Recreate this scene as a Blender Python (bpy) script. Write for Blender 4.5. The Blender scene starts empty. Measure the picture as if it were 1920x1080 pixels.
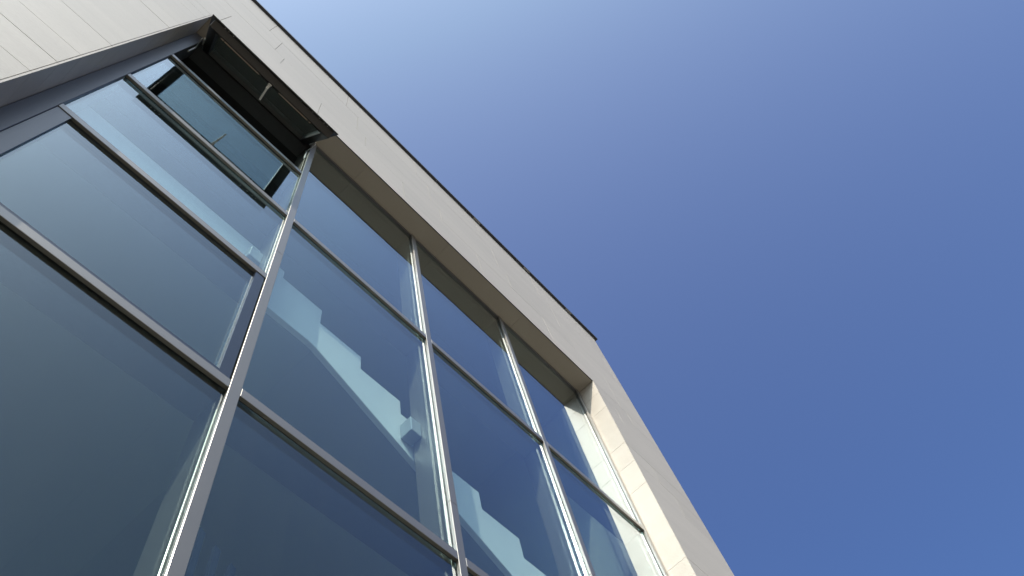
import bpy, bmesh, math, random
from mathutils import Matrix, Vector

random.seed(11)
scene = bpy.context.scene
EYE = 1.6            # camera height above the pavement; facade heights below are given from eye level

# ------------------------------------------------------------------ camera
cam_data = bpy.data.cameras.new("Camera")
cam = bpy.data.objects.new("Camera", cam_data)
scene.collection.objects.link(cam)
cam_right = Vector((0.6665367, -0.72846162, -0.158343))
cam_down = Vector((0.64550738, 0.67023471, -0.36620439))
cam_fwd = Vector((0.37289282, 0.14187709, 0.91696338))
M = Matrix.Identity(4)
for i in range(3):
    M[i][0] = cam_right[i]
    M[i][1] = -cam_down[i]
    M[i][2] = -cam_fwd[i]
M[0][3], M[1][3], M[2][3] = 0.0, -1.75, EYE
cam.matrix_world = M
cam_data.sensor_width = 36.0
cam_data.sensor_fit = 'HORIZONTAL'
cam_data.lens = 1514.746 / 1920.0 * 36.0
cam_data.clip_start = 0.05
cam_data.clip_end = 5000.0
scene.camera = cam

# ------------------------------------------------------------------ sky and sun
SUN_TRAVEL = Vector((2.10, 1.0, -2.52)).normalized()     # direction the light travels
to_sun = -SUN_TRAVEL
world = bpy.data.worlds.new("World")
scene.world = world
world.use_nodes = True
wn = world.node_tree.nodes
wn.clear()
sky = wn.new('ShaderNodeTexSky')
sky.sky_type = 'NISHITA'
sky.sun_disc = False
sky.sun_elevation = math.asin(to_sun.z)
sky.sun_rotation = math.atan2(to_sun.x, to_sun.y)
sky.altitude = 50.0
sky.air_density = 0.6
sky.dust_density = 8.0
sky.ozone_density = 8.0
bg = wn.new('ShaderNodeBackground')
bg.inputs['Strength'].default_value = 0.15
wo = wn.new('ShaderNodeOutputWorld')
hsv = wn.new('ShaderNodeHueSaturation')
hsv.inputs['Saturation'].default_value = 1.15
world.node_tree.links.new(sky.outputs[0], hsv.inputs['Color'])
sep = wn.new('ShaderNodeSeparateColor')
comb = wn.new('ShaderNodeCombineColor')
mr = wn.new('ShaderNodeMapRange')                 # paler sky leans to cyan, deeper sky to blue, as the camera saw it
mr.inputs['From Min'].default_value = 0.6
mr.inputs['From Max'].default_value = 1.5
mr.inputs['To Min'].default_value = 0.96
mr.inputs['To Max'].default_value = 1.10
mg = wn.new('ShaderNodeMath')
mg.operation = 'MULTIPLY'
wl = world.node_tree.links.new
wl(hsv.outputs[0], sep.inputs[0])
wl(sep.outputs[1], mr.inputs['Value'])
wl(sep.outputs[1], mg.inputs[0])
wl(mr.outputs[0], mg.inputs[1])
wl(sep.outputs[0], comb.inputs[0])
wl(mg.outputs[0], comb.inputs[1])
wl(sep.outputs[2], comb.inputs[2])
wl(comb.outputs[0], bg.inputs[0])
world.node_tree.links.new(bg.outputs[0], wo.inputs[0])

sun_data = bpy.data.lights.new("Sun", 'SUN')
sun_data.energy = 4.1
sun_data.angle = math.radians(0.53)
sun_data.color = (1.0, 0.91, 0.78)
sun = bpy.data.objects.new("Sun", sun_data)
scene.collection.objects.link(sun)
sun.rotation_euler = SUN_TRAVEL.to_track_quat('-Z', 'Y').to_euler()
sun.location = (-20, -10, 30)

scene.view_settings.view_transform = 'Standard'
scene.view_settings.look = 'None'
scene.view_settings.exposure = 0.87
scene.view_settings.gamma = 1.0
scene.view_settings.use_curve_mapping = False
cy = scene.cycles
cy.use_denoising = True
cy.max_bounces = 14
cy.transparent_max_bounces = 24
cy.glossy_bounces = 8
cy.diffuse_bounces = 5
cy.caustics_reflective = True
cy.blur_glossy = 0.25
cy.sample_clamp_indirect = 20.0


# ------------------------------------------------------------------ materials
def new_mat(name):
    m = bpy.data.materials.new(name)
    m.use_nodes = True
    nt = m.node_tree
    nt.nodes.clear()
    out = nt.nodes.new('ShaderNodeOutputMaterial')
    return m, nt, out


def nd(nt, kind, **kw):
    n = nt.nodes.new(kind)
    for k, v in kw.items():
        setattr(n, k, v)
    return n


def stone_mat(name, base, rough=0.46, spec=0.3):
    m, nt, out = new_mat(name)
    L = nt.links.new
    p = nd(nt, 'ShaderNodeBsdfPrincipled')
    p.inputs['Roughness'].default_value = rough
    p.inputs['Specular IOR Level'].default_value = spec
    geo = nd(nt, 'ShaderNodeNewGeometry')
    info = nd(nt, 'ShaderNodeObjectInfo')
    n1 = nd(nt, 'ShaderNodeTexNoise')
    n1.inputs['Scale'].default_value = 1.7
    n1.inputs['Detail'].default_value = 6
    n2 = nd(nt, 'ShaderNodeTexNoise')
    n2.inputs['Scale'].default_value = 55
    n2.inputs['Detail'].default_value = 4
    mp = nd(nt, 'ShaderNodeMapping')
    mp.inputs['Scale'].default_value = (0.5, 1.0, 3.2)      # bedding runs along the course
    L(geo.outputs['Position'], mp.inputs[0])
    L(mp.outputs[0], n1.inputs[0])
    L(geo.outputs['Position'], n2.inputs[0])
    a = nd(nt, 'ShaderNodeMath', operation='MULTIPLY_ADD')
    a.inputs[1].default_value = 0.22
    a.inputs[2].default_value = 0.85
    L(n1.outputs['Fac'], a.inputs[0])
    b = nd(nt, 'ShaderNodeMath', operation='MULTIPLY_ADD')
    b.inputs[1].default_value = 0.10
    L(n2.outputs['Fac'], b.inputs[0])
    L(a.outputs[0], b.inputs[2])
    c = nd(nt, 'ShaderNodeMath', operation='MULTIPLY_ADD')
    c.inputs[1].default_value = 0.07
    L(info.outputs['Random'], c.inputs[0])
    L(b.outputs[0], c.inputs[2])
    mix = nd(nt, 'ShaderNodeVectorMath', operation='SCALE')
    mix.inputs[0].default_value = base
    L(c.outputs[0], mix.inputs['Scale'])
    L(mix.outputs[0], p.inputs['Base Color'])
    bp = nd(nt, 'ShaderNodeBump')
    bp.inputs['Strength'].default_value = 0.12
    bp.inputs['Distance'].default_value = 0.01
    L(n2.outputs['Fac'], bp.inputs['Height'])
    L(bp.outputs[0], p.inputs['Normal'])
    L(p.outputs[0], out.inputs[0])
    return m


def metal_mat(name, base, rough=0.4, metallic=0.5, var=0.12, scale=(30, 30, 3)):
    m, nt, out = new_mat(name)
    L = nt.links.new
    p = nd(nt, 'ShaderNodeBsdfPrincipled')
    p.inputs['Metallic'].default_value = metallic
    geo = nd(nt, 'ShaderNodeNewGeometry')
    mp = nd(nt, 'ShaderNodeMapping')
    mp.inputs['Scale'].default_value = scale
    L(geo.outputs['Position'], mp.inputs[0])
    n1 = nd(nt, 'ShaderNodeTexNoise')
    n1.inputs['Scale'].default_value = 1.0
    n1.inputs['Detail'].default_value = 5
    L(mp.outputs[0], n1.inputs[0])
    a = nd(nt, 'ShaderNodeMath', operation='MULTIPLY_ADD')
    a.inputs[1].default_value = var * 2
    a.inputs[2].default_value = 1 - var
    L(n1.outputs['Fac'], a.inputs[0])
    s = nd(nt, 'ShaderNodeVectorMath', operation='SCALE')
    s.inputs[0].default_value = base
    L(a.outputs[0], s.inputs['Scale'])
    L(s.outputs[0], p.inputs['Base Color'])
    r = nd(nt, 'ShaderNodeMath', operation='MULTIPLY_ADD')
    r.inputs[1].default_value = 0.06
    r.inputs[2].default_value = rough - 0.03
    L(n1.outputs['Fac'], r.inputs[0])
    L(r.outputs[0], p.inputs['Roughness'])
    L(p.outputs[0], out.inputs[0])
    return m


def paint_mat(name, base, rough=0.6, var=0.05, nscale=2.0):
    return metal_mat(name, base, rough, 0.0, var, (nscale, nscale, nscale))


def glass_mat(name, tint, gloss=(0.88, 0.96, 1.0), n=2.0):
    """One face of a sealed unit: mirror reflection by angle, the rest passes straight through, tinted."""
    m, nt, out = new_mat(name)
    L = nt.links.new
    geo = nd(nt, 'ShaderNodeNewGeometry')
    dot = nd(nt, 'ShaderNodeVectorMath', operation='DOT_PRODUCT')
    L(geo.outputs['Incoming'], dot.inputs[0])
    L(geo.outputs['Normal'], dot.inputs[1])
    ab = nd(nt, 'ShaderNodeMath', operation='ABSOLUTE')
    L(dot.outputs['Value'], ab.inputs[0])
    one = nd(nt, 'ShaderNodeMath', operation='SUBTRACT')
    one.inputs[0].default_value = 1.0
    L(ab.outputs[0], one.inputs[1])
    pw = nd(nt, 'ShaderNodeMath', operation='POWER')
    pw.inputs[1].default_value = 5.0
    L(one.outputs[0], pw.inputs[0])
    sch = nd(nt, 'ShaderNodeMath', operation='MULTIPLY_ADD')
    sch.inputs[1].default_value = 0.955
    sch.inputs[2].default_value = 0.045
    L(pw.outputs[0], sch.inputs[0])
    # n surfaces seen as one: nR / (1 + (n - 1)R)
    num = nd(nt, 'ShaderNodeMath', operation='MULTIPLY')
    num.inputs[1].default_value = n
    L(sch.outputs[0], num.inputs[0])
    den = nd(nt, 'ShaderNodeMath', operation='MULTIPLY_ADD')
    den.inputs[1].default_value = n - 1.0
    den.inputs[2].default_value = 1.0
    L(sch.outputs[0], den.inputs[0])
    fac = nd(nt, 'ShaderNodeMath', operation='DIVIDE')
    L(num.outputs[0], fac.inputs[0])
    L(den.outputs[0], fac.inputs[1])
    tr = nd(nt, 'ShaderNodeBsdfTransparent')
    tr.inputs[0].default_value = (*tint, 1)
    gl = nd(nt, 'ShaderNodeBsdfGlossy')
    gl.inputs['Color'].default_value = (*gloss, 1)
    gl.inputs['Roughness'].default_value = 0.0
    mx = nd(nt, 'ShaderNodeMixShader')
    L(fac.outputs[0], mx.inputs[0])
    L(tr.outputs[0], mx.inputs[1])
    L(gl.outputs[0], mx.inputs[2])
    # very slight waviness of the sheet, different in every pane
    info = nd(nt, 'ShaderNodeObjectInfo')
    off = nd(nt, 'ShaderNodeVectorMath', operation='ADD')
    L(geo.outputs['Position'], off.inputs[0])
    sc_ = nd(nt, 'ShaderNodeMath', operation='MULTIPLY')
    sc_.inputs[1].default_value = 40.0
    L(info.outputs['Random'], sc_.inputs[0])
    L(sc_.outputs[0], off.inputs[1])
    wav = nd(nt, 'ShaderNodeTexNoise')
    wav.inputs['Scale'].default_value = 1.3
    wav.inputs['Detail'].default_value = 1.0
    L(off.outputs[0], wav.inputs[0])
    bmp = nd(nt, 'ShaderNodeBump')
    bmp.inputs['Distance'].default_value = 0.0012
    bmp.inputs['Strength'].default_value = 1.0
    L(wav.outputs['Fac'], bmp.inputs['Height'])
    L(bmp.outputs[0], gl.inputs['Normal'])
    # thin film of dust, in faint vertical runs
    mpd = nd(nt, 'ShaderNodeMapping')
    mpd.inputs['Scale'].default_value = (14.0, 14.0, 0.7)
    L(off.outputs[0], mpd.inputs[0])
    dn = nd(nt, 'ShaderNodeTexNoise')
    dn.inputs['Scale'].default_value = 1.0
    dn.inputs['Detail'].default_value = 6.0
    L(mpd.outputs[0], dn.inputs[0])
    rmp = nd(nt, 'ShaderNodeMapRange')
    rmp.inputs['From Min'].default_value = 0.45
    rmp.inputs['From Max'].default_value = 0.8
    rmp.inputs['To Min'].default_value = 0.0
    rmp.inputs['To Max'].default_value = 0.004
    L(dn.outputs['Fac'], rmp.inputs['Value'])
    df = nd(nt, 'ShaderNodeBsdfDiffuse')
    df.inputs[0].default_value = (0.5, 0.48, 0.44, 1)
    md = nd(nt, 'ShaderNodeMixShader')
    L(rmp.outputs[0], md.inputs[0])
    L(mx.outputs[0], md.inputs[1])
    L(df.outputs[0], md.inputs[2])
    L(md.outputs[0], out.inputs[0])
    return m


MAT = {
    'stone': stone_mat('pale_limestone', (0.322, 0.296, 0.256)),
    'core': paint_mat('dark_backing', (0.22, 0.215, 0.20), 0.9),
    'alu': metal_mat('silver_grey_aluminium', (0.205, 0.194, 0.174), 0.50, 0.8, 0.03, (6, 6, 6)),
    'alu_dark': metal_mat('slate_grey_aluminium', (0.085, 0.086, 0.09), 0.4, 0.1),
    'gasket': paint_mat('black_rubber', (0.018, 0.018, 0.02), 0.7),
    'sash': metal_mat('black_brown_aluminium', (0.045, 0.043, 0.042), 0.4, 0.3),
    'sash_navy': metal_mat('dark_navy_frame', (0.016, 0.022, 0.036), 0.3, 0.0),
    'steel': metal_mat('bright_steel', (0.78, 0.77, 0.73), 0.35, 0.3),
    'lockbar': metal_mat('dull_bronze_strip', (0.72, 0.58, 0.45), 0.5, 0.05),
    'coping': metal_mat('charcoal_coping', (0.05, 0.052, 0.06), 0.45, 0.3),
    'clip': paint_mat('pale_clip', (0.3, 0.3, 0.29), 0.5),
    'glass': glass_mat('clear_glass', (0.83, 0.91, 0.90), n=1.9),
    'glass_back': glass_mat('clear_glass_inner', (0.84, 0.91, 0.895), n=0.8),
    'glass_sash': glass_mat('tinted_glass', (0.68, 0.75, 0.75)),
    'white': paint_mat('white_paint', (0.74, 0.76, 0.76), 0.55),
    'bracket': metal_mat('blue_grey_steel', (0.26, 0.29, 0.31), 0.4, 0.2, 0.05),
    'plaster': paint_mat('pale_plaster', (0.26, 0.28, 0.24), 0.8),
    'ceiling': paint_mat('white_ceiling', (0.22, 0.24, 0.23), 0.85),
    'head_shade': paint_mat('black_head_shade', (0.02, 0.02, 0.022), 0.8),  # near-black colour standing in for the unlit interior at the window head
    'floor': paint_mat('grey_screed', (0.28, 0.28, 0.27), 0.6, 0.15),
    'baluster': metal_mat('dark_blue_steel', (0.03, 0.04, 0.06), 0.5, 0.3),
    'lamp': metal_mat('dark_bronze_box', (0.05, 0.045, 0.045), 0.5, 0.4),
}
m, nt, out = new_mat('grey_paving')
L = nt.links.new
p = nd(nt, 'ShaderNodeBsdfPrincipled')
p.inputs['Roughness'].default_value = 0.85
br = nd(nt, 'ShaderNodeTexBrick')
br.inputs['Scale'].default_value = 1.0
br.inputs['Brick Width'].default_value = 0.6
br.inputs['Row Height'].default_value = 0.4
br.inputs['Mortar Size'].default_value = 0.006
br.inputs['Color1'].default_value = (0.105, 0.090, 0.068, 1)
br.inputs['Color2'].default_value = (0.082, 0.071, 0.055, 1)
br.inputs['Mortar'].default_value = (0.04, 0.038, 0.035, 1)
g = nd(nt, 'ShaderNodeNewGeometry')
L(g.outputs['Position'], br.inputs['Vector'])
L(br.outputs['Color'], p.inputs['Base Color'])
L(p.outputs[0], out.inputs[0])
MAT['paving'] = m
for n_ in MAT['alu'].node_tree.nodes:          # clear lacquer on the outer aluminium
    if n_.type == 'BSDF_PRINCIPLED':
        n_.inputs['Coat Weight'].default_value = 0.5
        n_.inputs['Coat Roughness'].default_value = 0.18


# ------------------------------------------------------------------ helpers
COL = scene.collection


def link(name, mesh, mat, parent):
    o = bpy.data.objects.new(name, mesh)
    COL.objects.link(o)
    if mat is not None and not mesh.materials:
        mesh.materials.append(MAT[mat])
    if parent is not None:
        o.parent = parent
    return o


def box_mesh(name, x0, x1, y0, y1, z0, z1, bevel=0.0):
    bm = bmesh.new()
    bmesh.ops.create_cube(bm, size=1.0)
    for v in bm.verts:
        v.co = Vector(((x0 + x1) / 2 + v.co.x * (x1 - x0), (y0 + y1) / 2 + v.co.y * (y1 - y0),
                       (z0 + z1) / 2 + v.co.z * (z1 - z0)))
    if bevel > 0:
        bmesh.ops.bevel(bm, geom=list(bm.edges), offset=bevel, segments=1, affect='EDGES')
    me = bpy.data.meshes.new(name)
    bm.to_mesh(me)
    bm.free()
    return me


def box(name, x0, x1, y0, y1, z0, z1, mat, parent, bevel=0.0):
    """A box in facade coordinates: its mesh is centred on its own origin, z counted from eye level."""
    dx, dy, dz = (x1 - x0) / 2, (y1 - y0) / 2, (z1 - z0) / 2
    me = box_mesh(name, -dx, dx, -dy, dy, -dz, dz, bevel)
    o = link(name, me, mat, parent)
    place(o, (x0 + x1) / 2, (y0 + y1) / 2, (z0 + z1) / 2 + EYE, parent)
    return o


def world_loc(o):
    v = Vector((0, 0, 0))
    while o is not None:
        v += o.location
        o = o.parent
    return v


def place(o, x, y, z, parent):
    off = world_loc(parent) if parent is not None else Vector((0, 0, 0))
    o.location = Vector((x, y, z)) - off


def prism(name, pts, y0, y1, mat, parent, tilt=None):
    """A flat outline in (x, z), z from eye level, given thickness from y0 to y1."""
    n = len(pts)
    vs = [(x, y0, z + EYE) for x, z in pts] + [(x, y1, z + EYE) for x, z in pts]
    fs = [tuple(range(n)), tuple(range(2 * n - 1, n - 1, -1))]
    fs += [(i, i + n, (i + 1) % n + n, (i + 1) % n) for i in range(n)]
    me = bpy.data.meshes.new(name)
    me.from_pydata(vs, [], fs)
    bm = bmesh.new()
    bm.from_mesh(me)
    bmesh.ops.recalc_face_normals(bm, faces=bm.faces)
    bm.to_mesh(me)
    bm.free()
    off = world_loc(parent) if parent is not None else Vector((0, 0, 0))
    me.transform(Matrix.Translation(-off))
    return link(name, me, mat, parent)


def empty(name, x, y, z, parent=None):
    o = bpy.data.objects.new(name, None)
    COL.objects.link(o)
    o.empty_display_size = 0.2
    o.parent = parent
    place(o, x, y, z, parent)
    return o


def tag(o, label, cat, group=None):
    o['label'] = label
    o['category'] = cat
    if group:
        o['group'] = group


# ------------------------------------------------------------------ ground
me = bpy.data.meshes.new('pavement')
me.from_pydata([(-600, -600, 0), (600, -600, 0), (600, 600, 0), (-600, 600, 0)], [], [(0, 1, 2, 3)])
ground = link('pavement', me, 'paving', None)
ground['kind'] = 'structure'

# ------------------------------------------------------------------ building
YS = -0.225                        # face of the stone
XJL, XJR = -0.751, 5.368            # left and right reveal of the big window
XBL, XBR = -7.5, 6.66              # ends of the building
ZS, ZR = 8.978, 12.169              # soffit and top of the stone
ZG = -EYE
DEPTH = 7.0
bld = empty('stone_building', 3.0, 0.0, 0.0)
tag(bld, 'pale limestone-clad building with tall recessed curtain-wall window and dark roof edge', 'building')

TH = 0.030
YC = YS + TH + 0.004                # face of the wall behind the stone panels
JT = 0.012                          # thickness of reveal panels
# the wall behind the stone: left part, right pier, lintel and parapet, rear and roof
box('wall', XBL + TH, XJL - JT - 0.003, YC, 0.40, ZG, ZR - 0.02, 'core', bld)
box('wall', XJR + JT + 0.003, XBR - TH - 0.003, YC, 0.40, ZG, ZR - 0.02, 'core', bld)
box('wall', XJL - JT - 0.002, XJR + JT + 0.002, YC, 0.40, ZS + 0.032, ZR - 0.02, 'core', bld)
box('wall', XBL + TH, XBR - TH - 0.003, DEPTH - 0.3, DEPTH, ZG, ZR - 0.02, 'plaster', bld)
box('wall', XBR - 0.33, XBR - TH - 0.003, 0.401, DEPTH - 0.301, ZG, ZR - 0.02, 'core', bld)
box('wall', XBL + TH, XBL + 0.30, 0.401, DEPTH - 0.301, ZG, ZR - 0.02, 'core', bld)
box('roof', XBL + 0.301, XBR - 0.332, 0.402, DEPTH - 0.302, ZR - 0.4, ZR - 0.1, 'core', bld)

# stone courses
GAPH, GAPV = 0.004, 0.0048


def stone_panel(x0, x1, z0, z1, y_shift):
    gap = GAPH if z0 < 8.9 else 0.003
    return box('stone_panel', x0 + GAPV / 2, x1 - GAPV / 2, YS + y_shift, YS + TH + y_shift, z0 + gap / 2,
               z1 - gap / 2, 'stone', bld)


def course(z0, z1, joints, x0, x1):
    xs = [x0] + [j for j in joints if x0 + 0.12 < j < x1 - 0.12] + [x1]
    for a, b in zip(xs[:-1], xs[1:]):
        stone_panel(a, b, z0, z1, random.uniform(-0.0005, 0.0005))


def joints(phase, step=1.328):
    return [phase + step * k for k in range(-8, 8)]


upper = [(ZS + 0.006, 9.854, -0.681), (9.854, 10.367, 0.02), (10.367, 11.226, -0.128), (11.226, ZR, -0.340)]
for z0, z1, ph in upper:
    course(z0, z1, joints(ph), XBL, XBR)
LOW = [ZG + 0.002, -0.938, -0.355, 0.010, 0.592, 1.175, 1.540, 1.906, 2.488, 2.903, 3.485, 4.275, 4.641, 5.006, 5.589, 6.754, 7.158, 7.524, 8.324, 8.679, ZS + 0.006]
for i, (z0, z1) in enumerate(zip(LOW[:-1], LOW[1:])):
    ph = [-0.35, 0.1, -0.8, 0.33][i % 4]
    course(z0, z1, [-2.105 + ph * 0.9, -3.45 + ph * 0.9, -4.8 + ph * 0.9, -6.1 + ph * 0.9], XBL, XJL - JT)
    course(z0, z1, [5.97 + ph * 0.35] if (z1 - z0) < 0.5 else [], XJR + JT, XBR)
    # reveals: left one looks right, right one looks left
    for (xa, xb) in ((XJL - JT + 0.001, XJL), (XJR, XJR + JT - 0.001)):
        box('reveal_panel', xa, xb, YS + 0.0005, 0.12, z0 + 0.0015, min(z1, ZS - 0.002) - 0.0015, 'stone', bld)
    # end wall
    for k in range(5):
        if z1 - z0 > 0.02:
            ya = YS + TH + 0.004 + k * 1.44
            box('end_panel', XBR - TH, XBR - 0.002, ya, ya + 1.434, z0 + GAPH / 2, z1 - GAPH / 2, 'stone', bld)
for z0, z1, ph in upper:
    for k in range(5):
        ya = YS + TH + 0.004 + k * 1.44
        box('end_panel', XBR - TH, XBR - 0.002, ya, ya + 1.434, z0 + GAPH / 2, z1 - GAPH / 2, 'stone', bld)
# soffit panels
sx = [XJL, 0.09, 1.402, 2.705, 4.02, XJR]
for a, b in zip(sx[:-1], sx[1:]):
    box('soffit_panel', a + 0.0012, b - 0.0012, YS + 0.012, 0.12, ZS, ZS + 0.024, 'stone', bld)
box('soffit_edge', XJL - 0.001, XJR + 0.001, YS + 0.001, YS + 0.0105, ZS - 0.001, ZS + 0.0075, 'coping', bld)
# coping with its clips
cop = box('coping', XBL - 0.06, XBR + 0.075, YS - 0.038, DEPTH + 0.05, ZR + 0.012, ZR + 0.075, 'coping', bld, 0.004)
cop['label'] = 'charcoal metal coping along the roof edge'
for x in (3.70, 4.892, 5.954):
    box('coping_clip', x - 0.07, x + 0.075, YS - 0.033, YS - 0.012, ZR + 0.004, ZR + 0.0115, 'clip', bld)

# ------------------------------------------------------------------ curtain wall
WC = 0.062
X = [-0.648, 0.862, 2.364, 3.858, 5.354]          # right edge of every mullion cap
ZA, ZB, ZL, ZT1, ZT3 = 6.122, 3.388, 0.655, 7.472, 4.776
YG0, YG1 = 0.027, 0.051
YI = 0.245
ZBOT = ZG + 0.12
ZTOP = ZS - 0.003


def mullion(xr, z0, z1, split=None, label=None):
    xl = xr - WC
    t = empty('mullion', (xl + xr) / 2, 0.0, z0 + EYE, bld)
    zz = [z0] + ([split] if split else []) + [z1]
    for a, b in zip(zz[:-1], zz[1:]):
        box('mullion_cap', xl, xr, 0.0, 0.0225, a + 0.001, b - 0.001, 'alu', t, 0.0022)
    box('gasket', xl + 0.003, xr - 0.003, 0.0227, 0.0268, z0, z1, 'gasket', t)
    box('mullion_box', xl, xr, 0.0515, YI, z0, z1, 'alu', t, 0.003)
    return t


def transom(xl, xr, z, box_too=True):
    t = empty('transom', (xl + xr) / 2, 0.0, z + EYE, bld)
    h = 0.07
    box('transom_cap', xl + 0.001, xr - 0.001, 0.001, 0.0225, z, z + h, 'alu', t, 0.0022)
    box('gasket', xl + 0.001, xr - 0.001, 0.0227, 0.0268, z + 0.003, z + h - 0.003, 'gasket', t)
    box('transom_box', xl + 0.001, xr - 0.001, 0.0515, YI - 0.004, z, z + h, 'alu_dark', t, 0.003)
    return t


def glaze(o):
    """Outer face carries most of the reflection of a sealed unit, the inner face the rest."""
    o.data.materials.append(MAT['glass_back'])
    for f in o.data.polygons:
        if f.normal.y > 0.5:
            f.material_index = 1
    return o


def pane(xl, xr, z0, z1, name='glass_pane'):
    return glaze(box(name, xl - 0.012, xr + 0.012, YG0, YG1, z0 - 0.012, z1 + 0.012, 'glass', bld))


# side frames in the reveals
lf = box('side_frame', XJL + 0.002, X[0], 0.004, YI, ZBOT, ZTOP, 'alu_dark', bld, 0.003)
lf['label'] = 'slate grey metal frame in the left reveal'
rf = empty('side_frame', 5.36, 0.0, ZBOT + EYE, bld)
box('filler_strip', 5.3555, XJR - 0.001, 0.015, YI, ZBOT, ZTOP, 'alu', rf)
mullion(X[1], ZBOT, ZTOP, 5.318)
mullion(X[2], ZBOT, ZTOP, 3.9)
mullion(X[3], ZBOT, ZTOP, 4.4)
mullion(X[4], ZBOT, ZTOP, 5.0)
# head and sill bars
BAYS = [(X[0], X[1] - WC), (X[1], X[2] - WC), (X[2], X[3] - WC), (X[3], X[4] - WC)]
for i, (a, b) in enumerate(BAYS):
    box('head_bar', a + 0.001, b - 0.001, 0.008, 0.0265, ZTOP - 0.05, ZTOP, 'alu_dark', bld)
    box('head_box', a + 0.001, b - 0.001, 0.0515, YI - 0.004, ZTOP - 0.05, ZTOP, 'alu_dark', bld)
    box('sill_bar', a + 0.001, b - 0.001, 0.001, YI, ZBOT, ZBOT + 0.07, 'alu', bld)
box('plinth', XJL + 0.002, XJR - 0.002, -0.02, 0.35, ZG + 0.001, ZBOT - 0.001, 'stone', bld)
levels = {0: [ZL, ZB, ZT3, ZA, ZT1], 1: [ZL, ZB, ZA], 2: [ZL, ZB, ZA], 3: [ZL, ZB, ZA]}
for i, (a, b) in enumerate(BAYS):
    zs = levels[i]
    for z in zs:
        transom(a, b, z)
    lo = [ZBOT + 0.07] + [z + 0.07 for z in zs]
    hi = zs + [ZTOP - 0.05]
    for j, (z0, z1) in enumerate(zip(lo, hi)):
        if i == 0 and j in (2, 5):
            continue                     # the two opening lights of the first bay are built below
        pane(a, b, z0, z1)

# ---- lower opening light of the first bay: shut, dark frame proud of its glass
a, b = BAYS[0]
if True:
    z0, z1 = ZT3 - (ZT3 - ZB) + 0.07, ZT3
sh = empty('shut_window_sash', (a + b) / 2, 0.03, z0 + EYE, bld)
sh['label'] = 'shut opening light with a wide dark navy frame'
box('stile', a + 0.004, a + 0.090, 0.006, 0.08, z0 + 0.002, z1 - 0.002, 'sash_navy', sh)
box('stile', b - 0.072, b - 0.010, 0.006, 0.08, z0 + 0.002, z1 - 0.002, 'sash_navy', sh)
box('rail', a + 0.0905, b - 0.0725, 0.007, 0.08, z0 + 0.002, z0 + 0.030, 'sash_navy', sh)
box('rail', a + 0.0905, b - 0.0725, 0.024, 0.08, z1 - 0.0065, z1 - 0.002, 'sash_navy', sh)
glaze(box('pane', a + 0.091, b - 0.073, 0.026, 0.050, z0 + 0.031, z1 - 0.007, 'glass', sh))

# ---- upper opening light of the first bay: top-hung and swung outwards
TH_S = math.atan2(0.482, 1.335)
HY, HZ = 0.003, 8.937
sash = empty('open_window_sash', 0.079, HY, HZ + EYE, bld)
sash.rotation_euler = (-TH_S, 0, 0)
sash['label'] = 'top-hung black window sash swung open outwards'
W2, LEN = 0.718, 1.419


def sbox(name, x0, x1, y0, y1, z0, z1, mat, bevel=0.0):
    o = link(name, box_mesh(name, x0, x1, y0, y1, z0, z1, bevel), mat, sash)
    return o


FR = 0.036
sbox('flange', -W2, W2, 0.0, 0.012, -LEN, -LEN + 0.07, 'sash', 0.0015)
sbox('flange', -W2, -W2 + 0.07, 0.0, 0.012, -LEN + 0.0705, -0.0005, 'sash')
sbox('flange', W2 - 0.07, W2, 0.0, 0.012, -LEN + 0.0705, -0.0005, 'sash')
sbox('rail', -W2 + FR, W2 - FR, 0.0125, 0.090, -LEN + FR, -LEN + FR + 0.085, 'sash', 0.004)
sbox('rail', -W2 + FR, W2 - FR, 0.0125, 0.090, -0.085, -0.004, 'sash', 0.004)
for s in (-1, 1):
    xa, xb = sorted((s * (W2 - FR), s * (W2 - FR - 0.075)))
    sbox('stile', xa, xb, 0.0125, 0.089, -LEN + FR + 0.0855, -0.0855, 'sash', 0.004)
sbox('pane', -W2 + FR + 0.0755, W2 - FR - 0.0755, 0.022, 0.046, -LEN + FR + 0.086, -0.086, 'glass_sash')
for x0, x1 in ((-0.55, -0.52), (-0.51, -0.125), (0.10, 0.44), (0.46, 0.475)):
    sbox('locking_bar', x0, x1, 0.0905, 0.094, -1.342, -1.312, 'lockbar')
for x in (-0.574, -0.536, -0.486, 0.42, 0.50, 0.56, 0.60):
    sbox('screw', x - 0.006, x + 0.006, 0.0122, 0.016, -1.402, -1.390, 'steel', 0.002)
# crank handle: rose, neck and lever
hx = 0.0
sbox('handle_rose', hx - 0.018, hx + 0.016, 0.0905, 0.102, -1.375, -1.300, 'steel', 0.003)
sbox('handle_neck', hx - 0.012, hx + 0.012, 0.1025, 0.140, -1.345, -1.322, 'steel', 0.003)


def bar_between(name, p0, p1, w, t, mat, parent):
    p0, p1 = Vector(p0), Vector(p1)
    d = p1 - p0
    me = box_mesh(name, -w / 2, w / 2, -t / 2, t / 2, 0, d.length, min(w, t) * 0.2)
    o = link(name, me, mat, parent)
    o.rotation_mode = 'QUATERNION'
    o.rotation_quaternion = d.to_track_quat('Z', 'Y')
    o.location = p0
    return o


bar_between('handle_lever', (hx, 0.126, -1.338), (hx + 0.025, 0.245, -1.262), 0.017, 0.012, 'steel', sash)
# friction stays at both sides, from the fixed frame to the stile
ca, sa = math.cos(TH_S), math.sin(TH_S)


def to_sash(y, z):
    dy, dz = y - HY, z - HZ
    return (dy * ca - dz * sa, dy * sa + dz * ca)


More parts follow.
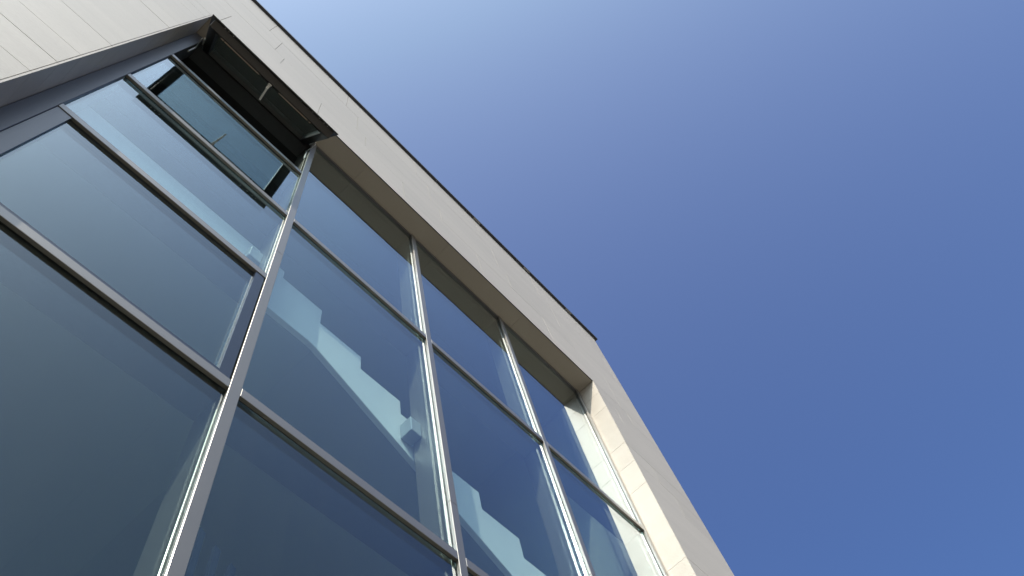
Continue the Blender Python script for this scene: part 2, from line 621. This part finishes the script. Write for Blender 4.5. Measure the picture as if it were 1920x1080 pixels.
for s in (-1, 1):
    xs_ = s * (W2 - 0.012)
    y1, z1 = to_sash(0.03, 8.50)
    bar_between('stay_arm', (xs_, 0.10, -0.62), (xs_, y1, z1), 0.006, 0.022, 'steel', sash)
    y0, z0 = to_sash(0.03, 8.15)
    bar_between('stay_track', (xs_, y0, z0), (xs_, y1, z1), 0.010, 0.020, 'steel', sash)
    sbox('stay_shoe', *sorted((s * (W2 - FR - 0.004), s * (W2 - FR + 0.004))), 0.0905, 0.108, -0.75, -0.40, 'steel')

# ------------------------------------------------------------------ interior of the building
xi0, xi1 = XJL - 0.10, XJR + 0.10
box('inner_wall', xi0 - 0.1, xi0, 0.402, 4.6, ZG + 0.02, ZS + 0.08, 'plaster', bld)
box('inner_wall', xi1, xi1 + 0.1, 0.402, 4.6, ZG + 0.02, ZS + 0.08, 'plaster', bld)
box('inner_wall', xi0 - 0.1, xi1 + 0.1, 4.602, 4.7, ZG + 0.02, ZS + 0.08, 'plaster', bld)
box('inner_ceiling', xi0 - 0.1, xi1 + 0.1, 0.75, 4.7, ZS + 0.085, ZS + 0.2, 'ceiling', bld)
box('shade_board', XJL + 0.003, XJR - 0.003, YI + 0.001, 0.748, ZS - 0.02, ZS + 0.03, 'head_shade', bld)  # black boards added so the inside behind the open sash looks dark
box('shade_board', XJL + 0.003, XJR - 0.003, 0.70, 0.748, ZS - 0.35, ZS - 0.022, 'head_shade', bld)
box('inner_floor', xi0, xi1, 0.352, 4.6, ZG + 0.005, ZG + 0.1, 'floor', bld)

# ------------------------------------------------------------------ staircase behind the glass
st = empty('staircase', 2.0, 0.9, 0.1)
tag(st, 'white stepped staircase descending to the right behind the glass', 'staircase')
Y0, Y1 = 0.27, 0.31
tops = [(1.045, 5.743), (1.4255, 5.512), (1.828, 5.320), (2.224, 5.137), (2.62, 4.913), (3.009, 4.715), (3.405, 4.504)]
while len(tops) < 19:
    tops.append((tops[-1][0] + 0.396 * (0.4 if len(tops) > 11 else 1), tops[-1][1] - 0.2045 * (0.4 if len(tops) > 11 else 1)))
tops = tops[:12]
outline = [(-0.74, 5.87), (1.045, 5.87)]
for i, (x, z) in enumerate(tops):
    outline.append((x, z))
    xn = tops[i + 1][0] if i + 1 < len(tops) else 5.35
    outline.append((xn, z))
slope = 0.5115
outline.append((5.35, 5.095 - slope * (5.35 - 1.416)))
outline.append((1.416, 5.095))
outline.append((1.36, 5.11))
outline.append((-0.74, 5.11))
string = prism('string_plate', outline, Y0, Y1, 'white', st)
for i, (x, z) in enumerate(tops):
    xn = tops[i + 1][0] if i + 1 < len(tops) else 5.35
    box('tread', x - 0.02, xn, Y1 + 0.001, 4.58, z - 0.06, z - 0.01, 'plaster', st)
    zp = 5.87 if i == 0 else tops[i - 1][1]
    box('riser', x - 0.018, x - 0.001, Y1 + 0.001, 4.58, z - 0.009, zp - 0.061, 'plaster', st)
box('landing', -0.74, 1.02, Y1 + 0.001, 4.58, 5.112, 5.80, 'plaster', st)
prism('stair_soffit', [(1.021, 5.112), (1.416, 5.112), (5.34, 5.112 - slope * 3.994), (5.34, 5.152 - slope * 3.994),
                       (1.416, 5.152), (1.021, 5.152)], Y1 + 0.001, 4.58, 'plaster', st)
for xm, z in ((X[1], 5.45), (X[2], 4.86), (X[3], 4.12)):
    box('bracket', xm - WC - 0.10, xm - WC - 0.001, 0.16, 0.268, z - 0.085, z + 0.085, 'bracket', st, 0.004)
# lower flight: sloping string with dark balusters
lows = [(0.85, 2.10), (5.34, 2.10 - 0.5 * 4.56), (5.34, 1.75 - 0.5 * 4.56), (0.85, 1.75)]
prism('lower_string', lows, 0.47, 0.53, 'white', st)
for k in range(7):
    x = 1.106 + 0.094 * k
    zt = 3.13 - 0.48 * 0.094 * k
    zb = 2.05 - 0.5 * (x + 0.02 - 0.85)
    prism('baluster', [(x, zb), (x + 0.031, zb), (x + 0.031, zt - 0.016), (x, zt)], 0.485, 0.515, 'baluster', st)
